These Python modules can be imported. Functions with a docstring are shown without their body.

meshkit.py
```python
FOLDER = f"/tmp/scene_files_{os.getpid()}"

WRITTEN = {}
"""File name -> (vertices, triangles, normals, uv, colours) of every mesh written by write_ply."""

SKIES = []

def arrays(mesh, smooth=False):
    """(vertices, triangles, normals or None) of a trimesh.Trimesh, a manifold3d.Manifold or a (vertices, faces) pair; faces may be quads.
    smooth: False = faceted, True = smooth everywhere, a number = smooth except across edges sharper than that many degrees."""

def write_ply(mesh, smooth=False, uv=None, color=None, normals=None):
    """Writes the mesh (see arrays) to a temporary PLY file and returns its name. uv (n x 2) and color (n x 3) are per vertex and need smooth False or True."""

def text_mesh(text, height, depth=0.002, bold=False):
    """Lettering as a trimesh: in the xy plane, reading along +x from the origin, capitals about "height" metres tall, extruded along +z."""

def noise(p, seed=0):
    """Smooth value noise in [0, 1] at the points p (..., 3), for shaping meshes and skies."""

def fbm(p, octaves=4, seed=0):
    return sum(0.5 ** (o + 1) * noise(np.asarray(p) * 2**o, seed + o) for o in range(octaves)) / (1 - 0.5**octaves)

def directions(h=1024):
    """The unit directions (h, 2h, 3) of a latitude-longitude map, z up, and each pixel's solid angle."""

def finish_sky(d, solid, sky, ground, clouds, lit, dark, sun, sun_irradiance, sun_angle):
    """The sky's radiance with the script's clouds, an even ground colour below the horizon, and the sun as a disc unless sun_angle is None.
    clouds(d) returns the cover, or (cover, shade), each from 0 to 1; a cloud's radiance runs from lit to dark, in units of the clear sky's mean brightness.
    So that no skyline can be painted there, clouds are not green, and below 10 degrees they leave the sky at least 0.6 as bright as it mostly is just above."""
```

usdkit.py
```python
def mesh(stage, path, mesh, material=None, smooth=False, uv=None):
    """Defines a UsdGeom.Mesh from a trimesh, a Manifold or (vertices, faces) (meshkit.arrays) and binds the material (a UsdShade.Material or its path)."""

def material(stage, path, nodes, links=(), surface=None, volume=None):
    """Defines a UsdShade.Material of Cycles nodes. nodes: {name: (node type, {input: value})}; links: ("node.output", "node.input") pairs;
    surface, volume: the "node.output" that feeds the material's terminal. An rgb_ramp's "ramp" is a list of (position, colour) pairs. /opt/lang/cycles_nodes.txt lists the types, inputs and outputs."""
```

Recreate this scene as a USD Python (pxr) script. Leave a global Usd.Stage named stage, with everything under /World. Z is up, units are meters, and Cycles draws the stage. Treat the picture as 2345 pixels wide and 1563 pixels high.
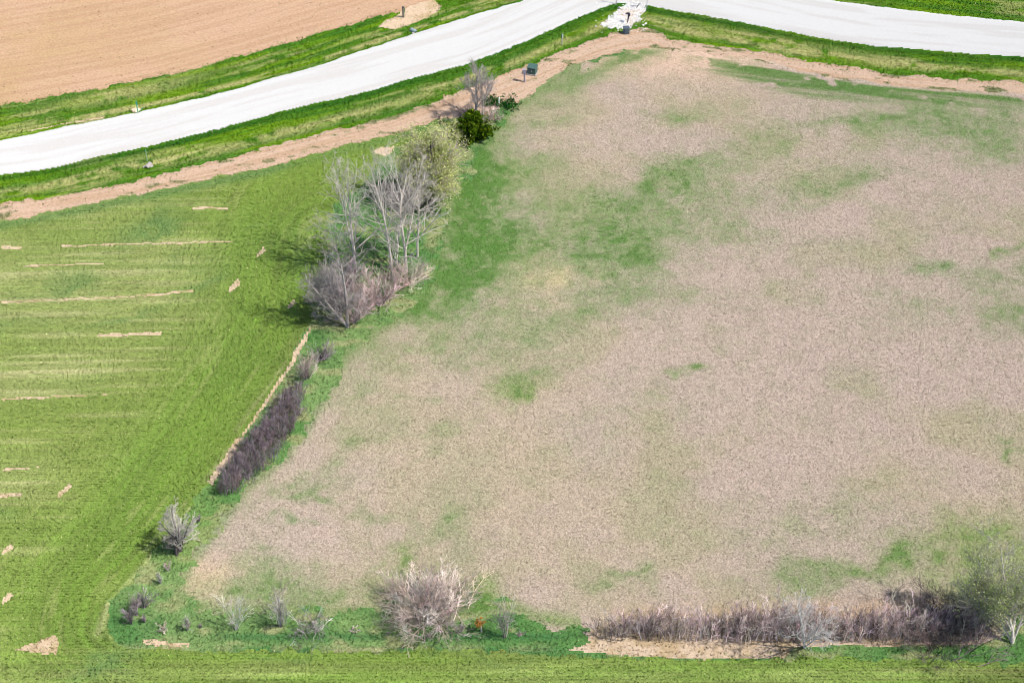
import math, random
import numpy as np, trimesh, usdkit, meshkit
from scipy.ndimage import gaussian_filter
from pxr import Usd, UsdGeom, UsdLux, UsdShade, Sdf, Gf, Vt

# ------------------------------------------------------------------ stage, camera, sky, sun, exposure
stage = Usd.Stage.CreateInMemory()
UsdGeom.SetStageUpAxis(stage, UsdGeom.Tokens.z)
UsdGeom.SetStageMetersPerUnit(stage, 1.0)
UsdGeom.Xform.Define(stage, '/World')
UsdGeom.Scope.Define(stage, '/World/Looks')
PITCH, HFOV, CAM_Z, EXPOSURE = math.radians(40.0), math.radians(32.0), 100.0, 0.85
SUN_EL, SUN_AZ = math.radians(54.0), math.atan2(0.93, -0.36)      # towards the sun: right and a little behind the camera
cam = UsdGeom.Camera.Define(stage, '/World/camera')
cam.CreateFocalLengthAttr(35.0)
cam.CreateHorizontalApertureAttr(2 * 35.0 * math.tan(HFOV / 2))
cam.CreateVerticalApertureAttr(2 * 35.0 * math.tan(HFOV / 2) * 682 / 1024)
cam.CreateClippingRangeAttr(Gf.Vec2f(1.0, 6000.0))
cam.CreateExposureAttr(EXPOSURE)
cam.AddTranslateOp().Set(Gf.Vec3d(0, 0, CAM_Z))
cam.AddRotateXOp().Set(90 - math.degrees(PITCH))
usdkit.material(stage, '/World/Looks/sky_look', {
    's': ('sky_texture', {'sky_type': 'single_scattering', 'sun_disc': False, 'sun_elevation': SUN_EL, 'sun_rotation': SUN_AZ}),
    'b': ('background_shader', {'strength': 0.12})}, [('s.color', 'b.color')], surface='b.background')
sky = UsdLux.DomeLight.Define(stage, '/World/sky')
UsdShade.MaterialBindingAPI.Apply(sky.GetPrim()).Bind(UsdShade.Material.Get(stage, '/World/Looks/sky_look'))
sky.GetPrim().SetCustomDataByKey('kind', 'structure')
sun = UsdLux.DistantLight.Define(stage, '/World/sun')
sun.CreateNormalizeAttr(True); sun.CreateIntensityAttr(1.15); sun.CreateAngleAttr(0.53)
sun.CreateColorAttr(Gf.Vec3f(1.0, 0.965, 0.905))
sun.AddRotateZOp().Set(-math.degrees(SUN_AZ)); sun.AddRotateXOp().Set(-(90 - math.degrees(SUN_EL)))

# ------------------------------------------------------------------ helpers
F = 1172.5 / math.tan(HFOV / 2)
FWD = np.array([0, math.cos(PITCH), -math.sin(PITCH)]); UP = np.array([0, math.sin(PITCH), math.cos(PITCH)])
def ray(u, v): return FWD + np.array([1.0, 0, 0]) * ((u - 1172.5) / F) - UP * ((v - 781.5) / F)
def at(u, v, z=0.0):
    """The point at height z seen at survey position u, v of the aerial photograph."""
    d = ray(u, v); t = (z - CAM_Z) / d[2]; return np.array([0, 0, CAM_Z]) + d * t
def upright(u, v, y):
    """The point seen at u, v in the vertical plane at depth y."""
    d = ray(u, v); t = y / d[1]; return np.array([0, 0, CAM_Z]) + d * t
def survey(x, y, z=0.0):
    dz = z - CAM_Z
    d = FWD[1] * y + FWD[2] * dz
    return 1172.5 + F * x / d, 781.5 - F * (UP[1] * y + UP[2] * dz) / d
def ppm(y): return F / math.hypot(y, CAM_Z)                       # photograph pixels per metre at depth y
def lin(*c):
    c = np.asarray(c if len(c) > 1 else c[0], float) / 255.0
    return np.where(c <= 0.04045, c / 12.92, ((c + 0.055) / 1.055) ** 2.4)
def noise2(x, y, seed=0): return meshkit.noise(np.stack([x, y, np.zeros_like(x)], -1), seed)
def fbm2(x, y, o=3, seed=0): return meshkit.fbm(np.stack([x, y, np.zeros_like(x)], -1), o, seed)
taken = {}
def numbered(parent, name):
    k = (parent, name); n = taken.get(k, 0); taken[k] = n + 1
    return f'{parent}/{name}' if n == 0 else f'{parent}/{name}_{n:03d}'
def tag(p, label=None, cat=None, group=None, kind=None):
    p = p.GetPrim() if hasattr(p, 'GetPrim') else p
    for k, v in (('label', label), ('category', cat), ('group', group), ('kind', kind)):
        if v: p.SetCustomDataByKey(k, v)
    return p
def thing(name, label, cat, loc=(0, 0, 0), group=None, rz=0, scale=None):
    x = UsdGeom.Xform.Define(stage, numbered('/World', name))
    x.AddTranslateOp().Set(Gf.Vec3d(*map(float, loc)))
    if rz: x.AddRotateZOp().Set(float(rz))
    if scale is not None: x.AddScaleOp().Set(Gf.Vec3f(*map(float, np.broadcast_to(scale, 3))))
    tag(x, label, cat, group)
    return x.GetPrim()
def obj(name, mesh, mat, parent=None, tint=None, smooth=False):
    path = numbered(str(parent.GetPath()) if parent is not None else '/World', name)
    m = usdkit.mesh(stage, path, mesh, mat, smooth=smooth)
    if tint is not None:
        UsdGeom.PrimvarsAPI(m).CreatePrimvar('tint', Sdf.ValueTypeNames.Color3fArray, 'vertex').Set(Vt.Vec3fArray.FromNumpy(np.asarray(tint, np.float32)))
    return m.GetPrim()

# ------------------------------------------------------------------ materials
def ground_look(name, fine=(7.0, 22.0), spread=(0.72, 1.28), bump=0.06, grain=8.0, gv=0.3):
    return usdkit.material(stage, f'/World/Looks/{name}', {
        'a': ('attribute', {'attribute': 'tint'}), 'g': ('geometry', {}),
        'n1': ('noise_texture', {'scale': fine[0], 'detail': 3.0, 'roughness': 0.7}),
        'n2': ('noise_texture', {'scale': fine[1], 'detail': 2.0, 'roughness': 0.6}),
        'm1': ('map_range', {'from_min': 0.3, 'from_max': 0.7, 'to_min': spread[0], 'to_max': spread[1]}),
        'mu': ('mix_color', {'blend_type': 'multiply', 'fac': 1.0, 'use_clamp': False}),
        'v': ('voronoi_texture', {'scale': grain}), 'bw': ('rgb_to_bw', {}),
        'm2': ('map_range', {'from_min': 0.15, 'from_max': 0.85, 'to_min': 1 - gv, 'to_max': 1 + gv}), 'mv': ('math', {'math_type': 'multiply'}),
        'b': ('bump', {'strength': 1.0, 'distance': bump}),
        'p': ('principled_bsdf', {'roughness': 0.95, 'specular_ior_level': 0.1, 'diffuse_roughness': 0.6})},
        [('g.position', 'n1.vector'), ('g.position', 'n2.vector'), ('n1.fac', 'm1.value'), ('a.color', 'mu.a'), ('g.position', 'v.vector'), ('v.color', 'bw.color'), ('bw.val', 'm2.value'), ('m1.result', 'mv.value1'), ('m2.result', 'mv.value2'), ('mv.value', 'mu.b'),
         ('n2.fac', 'b.height'), ('b.normal', 'p.normal'), ('mu.result', 'p.base_color')], surface='p.BSDF')
SOIL = ground_look('soil_look', (5.0, 14.0), (0.88, 1.12), 0.02, 7.0, 0.10)
TURF = ground_look('turf_look', (6.0, 18.0), (0.86, 1.14), 0.012, 11.0, 0.24)
ROAD = ground_look('road_look', (9.0, 40.0), (0.95, 1.05), 0.005, 9.0, 0.03)
def leaf_look(name, transl=0.35):
    return usdkit.material(stage, f'/World/Looks/{name}', {
        'a': ('attribute', {'attribute': 'tint'}),
        'd': ('diffuse_bsdf', {}), 't': ('translucent_bsdf', {}), 'm': ('mix_closure', {'fac': transl})},
        [('a.color', 'd.color'), ('a.color', 't.color'), ('d.BSDF', 'm.closure1'), ('t.BSDF', 'm.closure2')], surface='m.closure')
BLADE = leaf_look('blade_look', 0.15)
LEAF = leaf_look('leaf_look', 0.4)
def plain(name, c, rough=0.8, var=0.25, scale=6.0, metal=0.0, spec=0.3):
    return usdkit.material(stage, f'/World/Looks/{name}', {
        'g': ('texture_coordinate', {}), 'n': ('noise_texture', {'scale': scale, 'detail': 4.0}),
        'r': ('rgb_ramp', {'ramp': [(0.25, tuple(np.array(c) * (1 - var))), (0.75, tuple(np.array(c) * (1 + var)))]}),
        'p': ('principled_bsdf', {'roughness': rough, 'metallic': metal, 'specular_ior_level': spec})},
        [('g.object', 'n.vector'), ('n.fac', 'r.fac'), ('r.color', 'p.base_color')], surface='p.BSDF')
BARK_PALE = plain('pale_bark', (0.38, 0.34, 0.295), 0.9, 0.3, 3.0, spec=0.1)
BARK_GREY = plain('grey_bark', (0.27, 0.235, 0.215), 0.9, 0.3, 3.0, spec=0.1)
BARK_DARK = plain('dark_bark', (0.075, 0.06, 0.06), 0.9, 0.3, 3.0, spec=0.1)
def twigs(name, c, var=.25):
    return usdkit.material(stage, f'/World/Looks/{name}', {
        'g': ('texture_coordinate', {}), 'n': ('noise_texture', {'scale': 1.5, 'detail': 4.0}), 'a': ('attribute', {'attribute': 'tint'}),
        'r': ('rgb_ramp', {'ramp': [(0.25, tuple(np.array(c) * (1 - var))), (0.75, tuple(np.array(c) * (1 + var)))]}),
        'm': ('mix_color', {'blend_type': 'multiply', 'fac': 1.0, 'use_clamp': False}),
        'p': ('principled_bsdf', {'roughness': .9, 'specular_ior_level': .1})},
        [('g.object', 'n.vector'), ('n.fac', 'r.fac'), ('r.color', 'm.a'), ('a.color', 'm.b'), ('m.result', 'p.base_color')], surface='p.BSDF')
TWIG_PALE = twigs('pale_twig', (0.34, 0.305, 0.27))
TWIG_GREY = twigs('grey_twig', (0.235, 0.205, 0.195))
TWIG_ROSE = twigs('rose_twig', (0.30, 0.225, 0.21))
TWIG_PLUM = twigs('plum_twig', (0.165, 0.13, 0.14))
TWIG_HEDGE = twigs('hedge_twig', (0.36, 0.275, 0.275))
TWIG_DARK = twigs('dark_twig', (0.10, 0.075, 0.072))
TWIG_BUSH = twigs('bush_twig', (0.335, 0.275, 0.235))
TWIG_BEIGE = twigs('beige_twig', (0.41, 0.34, 0.29))
TWIG_TAN = twigs('tan_twig', (0.33, 0.27, 0.23))
STONE = plain('limestone', (0.5, 0.48, 0.45), 0.9, 0.12, 5.0)
CONCRETE = plain('concrete', (0.25, 0.22, 0.20), 0.9, 0.2, 8.0)
GREEN_BOX = plain('green_enamel', (0.04, 0.078, 0.066), 0.5, 0.2, 5.0)
DARK_BOX = plain('slate_enamel', (0.045, 0.06, 0.075), 0.5, 0.2, 5.0)
GREY_MET = plain('grey_metal', (0.20, 0.18, 0.21), 0.55, 0.2, 5.0)
BLACK = plain('black_iron', (0.02, 0.015, 0.03), 0.6, 0.2, 5.0)
TEAL = plain('teal_plastic', (0.03, 0.22, 0.15), 0.5, 0.15, 5.0)
WHITE = plain('white_plastic', (0.75, 0.75, 0.72), 0.5, 0.08, 5.0)
STEEL = plain('galvanised_steel', (0.30, 0.31, 0.31), 0.5, 0.15, 9.0, metal=0.3)
WOOD = plain('weathered_wood', (0.12, 0.115, 0.08), 0.9, 0.35, 9.0)

# ------------------------------------------------------------------ ground: outlines read from the survey
XP = np.array
plow_e = ([-900, -300, 0, 150, 350, 560, 700, 800, 870, 920, 960, 1010, 1090, 1300], [430, 312, 241, 217, 180, 126, 85, 60, 36, 28, 14, -8, -60, -300])
roadN_e = ([-900, -300, 0, 100, 250, 400, 550, 700, 850, 1000, 1100, 1200, 1260, 1400, 1401, 1750, 1751, 1880, 2000, 2150, 2345, 2700, 3400],
           [505, 385, 322, 303, 272, 240, 203, 160, 110, 62, 32, 3, -18, -150, -2500, -2500, -40, 0, 15, 33, 52, 88, 150])
roadS_e = ([-900, -300, 0, 100, 250, 340, 500, 650, 800, 950, 1060, 1150, 1250, 1330, 1390, 1415, 1445, 1480, 1560, 1700, 1850, 2000, 2150, 2345, 2700, 3400],
           [560, 462, 403, 390, 355, 337, 297, 255, 222, 180, 152, 118, 75, 38, 15, 9, 9, 15, 30, 55, 85, 108, 120, 133, 165, 220])
trackT_e = ([-900, -300, 0, 100, 230, 350, 500, 650, 800, 900, 1000, 1060, 1110, 1200, 1290, 1370, 1430, 1490, 1540, 1620, 1700, 1830, 1950, 2050, 2200, 2345, 2700, 3400],
            [640, 535, 467, 452, 430, 402, 370, 330, 290, 265, 230, 207, 190, 155, 115, 84, 68, 62, 88, 104, 112, 136, 156, 170, 181, 188, 215, 265])
trackB_e = ([-900, -300, 0, 150, 350, 600, 800, 900, 1000, 1100, 1200, 1240, 1290, 1370, 1430, 1540, 1640, 1750, 1830, 1900, 2000, 2100, 2200, 2345, 2700, 3400],
            [690, 582, 508, 480, 437, 386, 331, 308, 275, 262, 228, 196, 160, 132, 112, 110, 128, 142, 162, 180, 190, 200, 208, 217, 245, 295])
wheat_p = XP([(-3000, -200), (-3000, 2600), (5400, 2600), (5400, 1560), (2345, 1520), (1950, 1511), (1800, 1511), (1600, 1513), (1400, 1505), (1300, 1495), (1100, 1490), (900, 1492), (700, 1490),
              (500, 1490), (340, 1490), (275, 1475), (243, 1440), (248, 1375), (330, 1292), (400, 1213), (440, 1150), (500, 1072), (550, 998), (600, 930), (650, 850), (705, 755),
              (718, 700), (722, 640), (745, 560), (760, 480), (820, 430), (880, 350), (940, 325), (1010, 285), (1010, -200)], float)
fallow_p = XP([(1160, 262), (1170, 235), (1200, 226), (1240, 190), (1290, 165), (1380, 138), (1450, 105), (5400, 105), (5400, 1400), (2345, 1400), (2260, 1445), (1400, 1445), (1345, 1432), (1320, 1425), (1230, 1412), (1160, 1385),
               (1080, 1390), (1000, 1400), (800, 1405), (700, 1400), (520, 1402), (440, 1385), (402, 1352), (430, 1290), (500, 1200), (560, 1115), (640, 1048), (700, 978), (738, 905), (790, 810), (880, 740), (960, 690),
               (985, 620), (1005, 540), (1020, 470), (1075, 380), (1110, 330)], float)
soil_p = [XP([(1300, 1487), (1350, 1470), (1345, 1440), (1400, 1425), (2240, 1430), (2260, 1475), (2000, 1483), (1900, 1479), (1810, 1487), (1790, 1507), (1600, 1511), (1420, 1502)], float),   # under the hedge
          XP([(709, 752), (711, 760), (690, 796), (655, 853), (609, 924), (556, 998), (548, 1000), (602, 922), (649, 848), (690, 780)], float),                                            # strip beside the wheat
          XP([(543, 1000), (554, 1003), (524, 1055), (482, 1112), (468, 1106), (508, 1048)], float),
          XP([(30, 1492), (75, 1473), (120, 1458), (128, 1462), (130, 1497), (100, 1497)], float), XP([(848, 347), (870, 338), (898, 337), (900, 346), (880, 358), (868, 354)], float),
          XP([(320, 1468), (345, 1466), (380, 1472), (430, 1473), (430, 1480), (360, 1482), (325, 1477)], float),
          XP([(862, 64), (880, 48), (905, 38), (940, 14), (990, 0), (1012, 14), (1000, 30), (975, 42), (935, 58), (900, 68)], float)]
def bar(u0, v0, u1, v1, w):
    d = XP([u1 - u0, v1 - v0], float); n = XP([-d[1], d[0]]) / np.hypot(*d) * w / 2
    a, b = XP([u0, v0], float), XP([u1, v1], float)
    return XP([a + n, b + n * 0.7, b - n * 0.7, a - n])
soil_p += [bar(438, 477, 522, 477, 6), bar(0, 569, 48, 568, 7), bar(222, 770, 366, 764, 9), bar(330, 678, 442, 669, 6), bar(-20, 1136, 42, 1134, 9), bar(605, 570, 588, 588, 9),
           bar(545, 643, 520, 668, 12), bar(672, 692, 656, 706, 9), bar(158, 1113, 128, 1136, 11), bar(28, 1248, 6, 1266, 12), bar(20, 1362, 0, 1382, 12), bar(140, 564, 530, 555, 3.6), bar(50, 610, 240, 603, 3.6),
           bar(0, 694, 330, 678, 4.2), bar(0, 915, 245, 905, 4.2), bar(0, 1077, 90, 1072, 4.0), bar(200, 275, 60, 300, 3.5), bar(235, 269, 170, 282, 5)]
gravel_p = XP([(1372, 60), (1392, 38), (1420, 20), (1445, 2), (1475, 10), (1476, 26), (1455, 48), (1440, 64), (1415, 68)], float)

def inside(poly, u, v):
    res = np.zeros(u.shape, bool)
    bb = (u > poly[:, 0].min()) & (u < poly[:, 0].max()) & (v > poly[:, 1].min()) & (v < poly[:, 1].max())
    uu, vv = u[bb], v[bb]; r = np.zeros(uu.shape, bool)
    for (x0, y0), (x1, y1) in zip(poly, np.roll(poly, -1, 0)):
        if y0 != y1: r ^= ((y0 > vv) != (y1 > vv)) & (uu < (x1 - x0) * (vv - y0) / (y1 - y0) + x0)
    res[bb] = r
    return res
REG = ['plowed_field', 'grass_verge', 'gravel_road', 'dirt_track', 'wheat_field', 'fallow_field', 'field_margin', 'bare_soil', 'gravel_apron']
PLOW, VERGE, ROADR, TRACK, WHEAT, FALLOW, MARGIN, BARE, APRON = range(9)
def warped(x, y, amp):
    wx = (fbm2(x / 0.9, y / 0.9, 3, 11) - 0.5) * 2 * amp + (noise2(x / 5, y / 5, 12) - 0.5) * amp
    wy = (fbm2(x / 0.9, y / 0.9, 3, 13) - 0.5) * 2 * amp + (noise2(x / 5, y / 5, 14) - 0.5) * amp
    return survey(x + wx, y + wy)
def region(x, y):
    u, v = warped(x, y, 0.55)
    us, vs = warped(x, y, 0.16)
    r = np.full(x.shape, MARGIN)
    ub, vb = warped(x, y, 1.3)
    r[inside(fallow_p, ub, vb)] = FALLOW
    r[inside(wheat_p, u, v)] = WHEAT
    e = lambda c, q: np.interp(q, *c)
    r[v < e(trackB_e, u)] = TRACK
    r[(v < e(trackT_e, u))] = VERGE
    rd = (vs < e(roadS_e, us)) & (vs >= e(roadN_e, us))
    r[rd] = ROADR
    r[(vs < e(roadN_e, us))] = VERGE
    r[(v < e(plow_e, us)) & (u < 1250)] = PLOW
    for k, p in enumerate(soil_p):
        r[inside(p, us, vs) & (r != ROADR)] = BARE
    r[inside(gravel_p, u, v)] = APRON
    return r

# patches of greener growth in the fallow field: centre u, v, half widths, tilt, strength, tone (0 blue green, 1 yellow green)
PATCH = [(1075, 560, 75, 130, 0.15, 1.5, .2), (1110, 430, 45, 100, 0.1, 1.5, .35), (1060, 640, 80, 45, -.2, 1.2, .15), (1150, 540, 80, 45, -.4, .8, .2), (1060, 410, 34, 70, .35, 1.5, .3), (1030, 480, 34, 50, .2, 1.3, .3), (1110, 345, 26, 40, .3, 1.2, .4), (985, 690, 60, 25, -.5, .7, .3), (1430, 490, 150, 48, -.35, 1.1, .2), (1560, 390, 90, 30, -.35, .55, .2), (1640, 440, 90, 32, .1, .55, .2),
         (1370, 560, 150, 35, -.1, .6, .2), (1470, 560, 120, 40, -.2, .6, .2), (1400, 640, 110, 45, .1, .6, .1), (1290, 720, 120, 30, -.2, .5, .1), (1195, 380, 60, 22, -.2, .7, .2), (1240, 283, 55, 16, -.1, .5, .2), (1560, 262, 60, 14, -.1, .9, .2), (1960, 268, 90, 18, -.1, .85, .2),
         (2110, 285, 140, 38, .1, .65, .2), (2220, 270, 130, 22, 0, .6, .2), (2310, 345, 60, 35, 0, .75, .2), (1880, 430, 80, 26, -.3, .6, .1), (1960, 405, 50, 18, 0, .5, .2), (1760, 330, 80, 22, -.2, .45, .3), (2280, 300, 90, 30, 0, .5, .2),
         (2142, 602, 30, 14, 0, .8, .1), (2315, 715, 50, 26, 0, .8, .2), (2285, 570, 18, 10, 0, .9, .3), (2300, 640, 90, 30, 0, .45, .1), (2090, 700, 90, 30, 0, .3, .2), (1180, 893, 42, 16, 0, 1.1, .6), (1215, 862, 60, 20, -.3, .6, .2), (1605, 838, 28, 8, 0, 1.3, .3), (1525, 862, 24, 12, 0, .9, .3),
         (1470, 930, 140, 60, -.3, .12, .3), (980, 800, 140, 28, -.1, .5, .2), (1090, 830, 60, 16, 0, .35, .2), (1000, 985, 60, 14, 0, .35, .2), (850, 1180, 45, 18, 0, .6, .2), (706, 1140, 24, 8, -.3, 1.0, .1), (676, 1193, 20, 7, 0, 1.1, 0), (740, 1095, 60, 26, -.3, .45, .2),
         (1020, 1210, 50, 40, 0, .6, .1), (580, 1300, 60, 60, 0, .5, .1), (600, 1360, 110, 28, 0, .75, .2), (760, 1350, 150, 30, 0, .5, .3), (1105, 1350, 48, 42, .5, 1.2, .5), (1100, 1395, 60, 20, 0, 1.0, .5), (900, 1310, 60, 50, 0, .5, .5), (930, 1290, 16, 10, 0, .8, .4), (1430, 1332, 45, 14, 0, .9, .2), (2060, 1290, 80, 18, -.2, 1.0, .4),
         (1920, 1320, 120, 26, -.1, .6, .3), (1820, 1330, 60, 26, 0, .6, .2), (2270, 1270, 100, 60, 0, .6, .7), (2200, 1330, 120, 30, 0, .5, .6), (2285, 990, 16, 6, 0, .9, .2), (2285, 1025, 18, 8, 0, 1.1, .3), (1510, 1130, 90, 36, 0, .1, .3), (1900, 1180, 110, 36, -.2, .25, .4), (2200, 1240, 120, 40, 0, .35, .5),
         (1700, 1235, 150, 40, 0, .1, .4), (930, 912, 24, 8, 0, .5, .2), (1340, 1030, 110, 40, -.3, .1, .3), (790, 1010, 60, 30, -.5, .45, .2), (640, 1130, 60, 20, -.5, .45, .3), (820, 890, 60, 24, -.5, .45, .2), (1250, 770, 60, 12, 0, .4, .1), (1680, 520, 70, 30, .2, .35, .2), (1300, 460, 80, 40, 0, .4, .3), (1480, 430, 60, 20, -.3, .6, .25), (1370, 632, 18, 8, 0, .8, .2), (1420, 700, 160, 26, -.1, .3, .3)]
def edge_px(poly, u, v):
    d = np.full(u.shape, 1e9)
    for (x0, y0), (x1, y1) in zip(poly, np.roll(poly, -1, 0)):
        l = (x1 - x0) ** 2 + (y1 - y0) ** 2
        t = np.clip(((u - x0) * (x1 - x0) + (v - y0) * (y1 - y0)) / max(l, 1e-6), 0, 1)
        d = np.minimum(d, np.hypot(u - x0 - t * (x1 - x0), v - y0 - t * (y1 - y0)))
    return d
headland = XP([(745, 560), (722, 640), (705, 755), (650, 850), (600, 930), (550, 998), (500, 1072), (440, 1150), (400, 1213), (330, 1292), (248, 1375), (236, 1440), (275, 1478), (340, 1490), (500, 1490), (1300, 1495), (1600, 1512), (2345, 1520)], float)
def path_px(path, u, v):
    d = np.full(u.shape, 1e9)
    for (x0, y0), (x1, y1) in zip(path[:-1], path[1:]):
        t = np.clip(((u - x0) * (x1 - x0) + (v - y0) * (y1 - y0)) / ((x1 - x0) ** 2 + (y1 - y0) ** 2), 0, 1)
        d = np.minimum(d, np.hypot(u - x0 - t * (x1 - x0), v - y0 - t * (y1 - y0)))
    return d
def bell(u, v, c):
    a = c[4]; du, dv = u - c[0], v - c[1]
    p, q = (du * math.cos(a) + dv * math.sin(a)) / c[2], (-du * math.sin(a) + dv * math.cos(a)) / c[3]
    return np.exp(-0.85 * (p * p + q * q) ** 0.8)
def mix(a, b, t): return a + (b - a) * np.clip(t, 0, 1)[..., None]
K = 1.95                                                           # brightness of a white card in this light, after exposure
def pal(*c): return np.minimum(lin(*c) / K, 0.8)
def sm(a, b, x):
    t = np.clip((x - a) / (b - a), 0, 1); return t * t * (3 - 2 * t)
def tint_of(x, y, reg, pick=None):
    """Colour of the ground cover itself (linear), point by point, and how grassy it is."""
    u, v = survey(x, y)
    wx, wy = x + (fbm2(x / 3, y / 3, 3, 21) - .5) * 5, y + (fbm2(x / 3, y / 3, 3, 22) - .5) * 5
    uw, vw = survey(wx, wy)
    n1, n2, n3 = fbm2(x / 6, y / 6, 4, 31), fbm2(x / 1.3, y / 1.3, 3, 32), fbm2(x / 20, y / 20, 3, 33)
    st = fbm2(x / 10.0 + 60, (y - .03 * x) / 0.42, 3, 34)                              # streaks that run with the drill rows
    c = np.zeros(x.shape + (3,)); g = np.zeros(x.shape)
    m = reg == PLOW
    along = (x * 0.93 - y * 0.36, x * 0.36 + y * 0.93)
    s2 = fbm2(x / 12 + 40, (v - np.interp(u, *plow_e)) / 10.0 / .45 + 70, 4, 35)
    c[m] = mix(mix(np.broadcast_to(pal(226, 187, 152), x.shape + (3,)), pal(214, 178, 130), sm(.35, .75, n1) * sm(700, 0, u) * .7), pal(208, 166, 130), sm(.45, .7, s2) * .6)[m]
    m = reg == VERGE
    e = lambda q: np.interp(u, *q)
    dn = np.minimum(np.abs(v - e(roadN_e)), np.abs(v - e(roadS_e)))
    lat = np.where(v < e(roadN_e), v - e(roadN_e), v - e(roadS_e)) / 10.0     # metres from the road's edge
    s3 = fbm2(x / 6.0, lat / 0.7 + 50, 3, 36)
    base = mix(np.broadcast_to(pal(84, 130, 24), x.shape + (3,)), pal(108, 148, 18), sm(.4, .62, fbm2(x / 8, lat / 1.6 + 20, 3, 43)))
    base = mix(base, pal(66, 118, 32), sm(.45, .65, s3) * .8)
    straw = sm(.54, .72, fbm2(x / 7.0, lat / 1.0 + 80, 4, 37))
    mid = (v - e(roadS_e)) / np.maximum(e(trackT_e) - e(roadS_e), 1)
    bandS = np.exp(-((mid - .62) / .16) ** 2) * (v > e(roadS_e)) * sm(.3, .6, n2 * .5 + s3 * .5)
    bandR = np.exp(-((mid - .35) / .28) ** 2) * (v > e(roadS_e)) * sm(1480, 1560, u) * sm(2150, 1900, u) * .9
    midN = (v - e(plow_e)) / np.maximum(e(roadN_e) - e(plow_e), 1)
    bandN = np.exp(-((midN - .80) / .07) ** 2) * (v < e(roadN_e)) * (u < 1230) * sm(.35, .5, s3)
    bandN2 = np.exp(-((midN - .30) / .2) ** 2) * np.exp(-((u - 290) / 170) ** 2) * (v < e(roadN_e)) * .8
    base = mix(base, pal(186, 184, 118), np.clip(straw * .5 + bandS * .85 + bandN * 1.1 + bandR * .4 + bandN2, 0, .95) * sm(.3, .6, n2 + .15))
    base = mix(base, pal(48, 98, 22), np.exp(-((v - e(roadS_e) - 5) / 7) ** 2) * .8)
    c[m] = base[m]; g[m] = 1
    m = reg == ROADR
    c[m] = mix(np.broadcast_to(pal(246, 243, 239), x.shape + (3,)), pal(238, 233, 227), sm(.45, .7, fbm2(x / 9, (v - e(roadS_e)) / 10.0 / .8 + 30, 3, 44)))[m]
    m = reg == TRACK
    ruts = fbm2(x / 7, (v - e(trackT_e)) / 10.0 / 0.4 + 30, 3, 38)
    b = mix(np.broadcast_to(pal(224, 192, 164), x.shape + (3,)), pal(206, 168, 134), sm(.45, .7, ruts) * .7)
    gm = sm(.62, .72, fbm2(x / 2.2, y / 1.0, 3, 39)) * sm(.0, .5, np.abs((v - e(trackT_e)) / np.maximum(e(trackB_e) - e(trackT_e), 1) - .4) * 2) * np.where(u > 1500, 1.0, .8)
    b = mix(b, pal(104, 134, 70), gm * .7); c[m] = b[m]; g[m] = gm[m]
    m = reg == WHEAT
    tl = sm(0, 420, (u - np.interp(v, [400, 750, 1200, 1480], [760, 700, 390, 240])) * -1)       # 0 beside the tree line, 1 far from it
    b = mix(np.broadcast_to(pal(90, 134, 32), x.shape + (3,)), pal(126, 152, 66), np.clip(sm(.15, .9, tl) * (.45 + .5 * sm(.3, .7, st * .4 + n1 * .6)) + (v > 1480) * (.1 + .5 * sm(.45, .62, st)), 0, 1))
    b = mix(b, pal(116, 148, 46), sm(330, 520, v) * 0 + sm(520, 400, v) * .55 * sm(.3, .6, n3))
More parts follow.
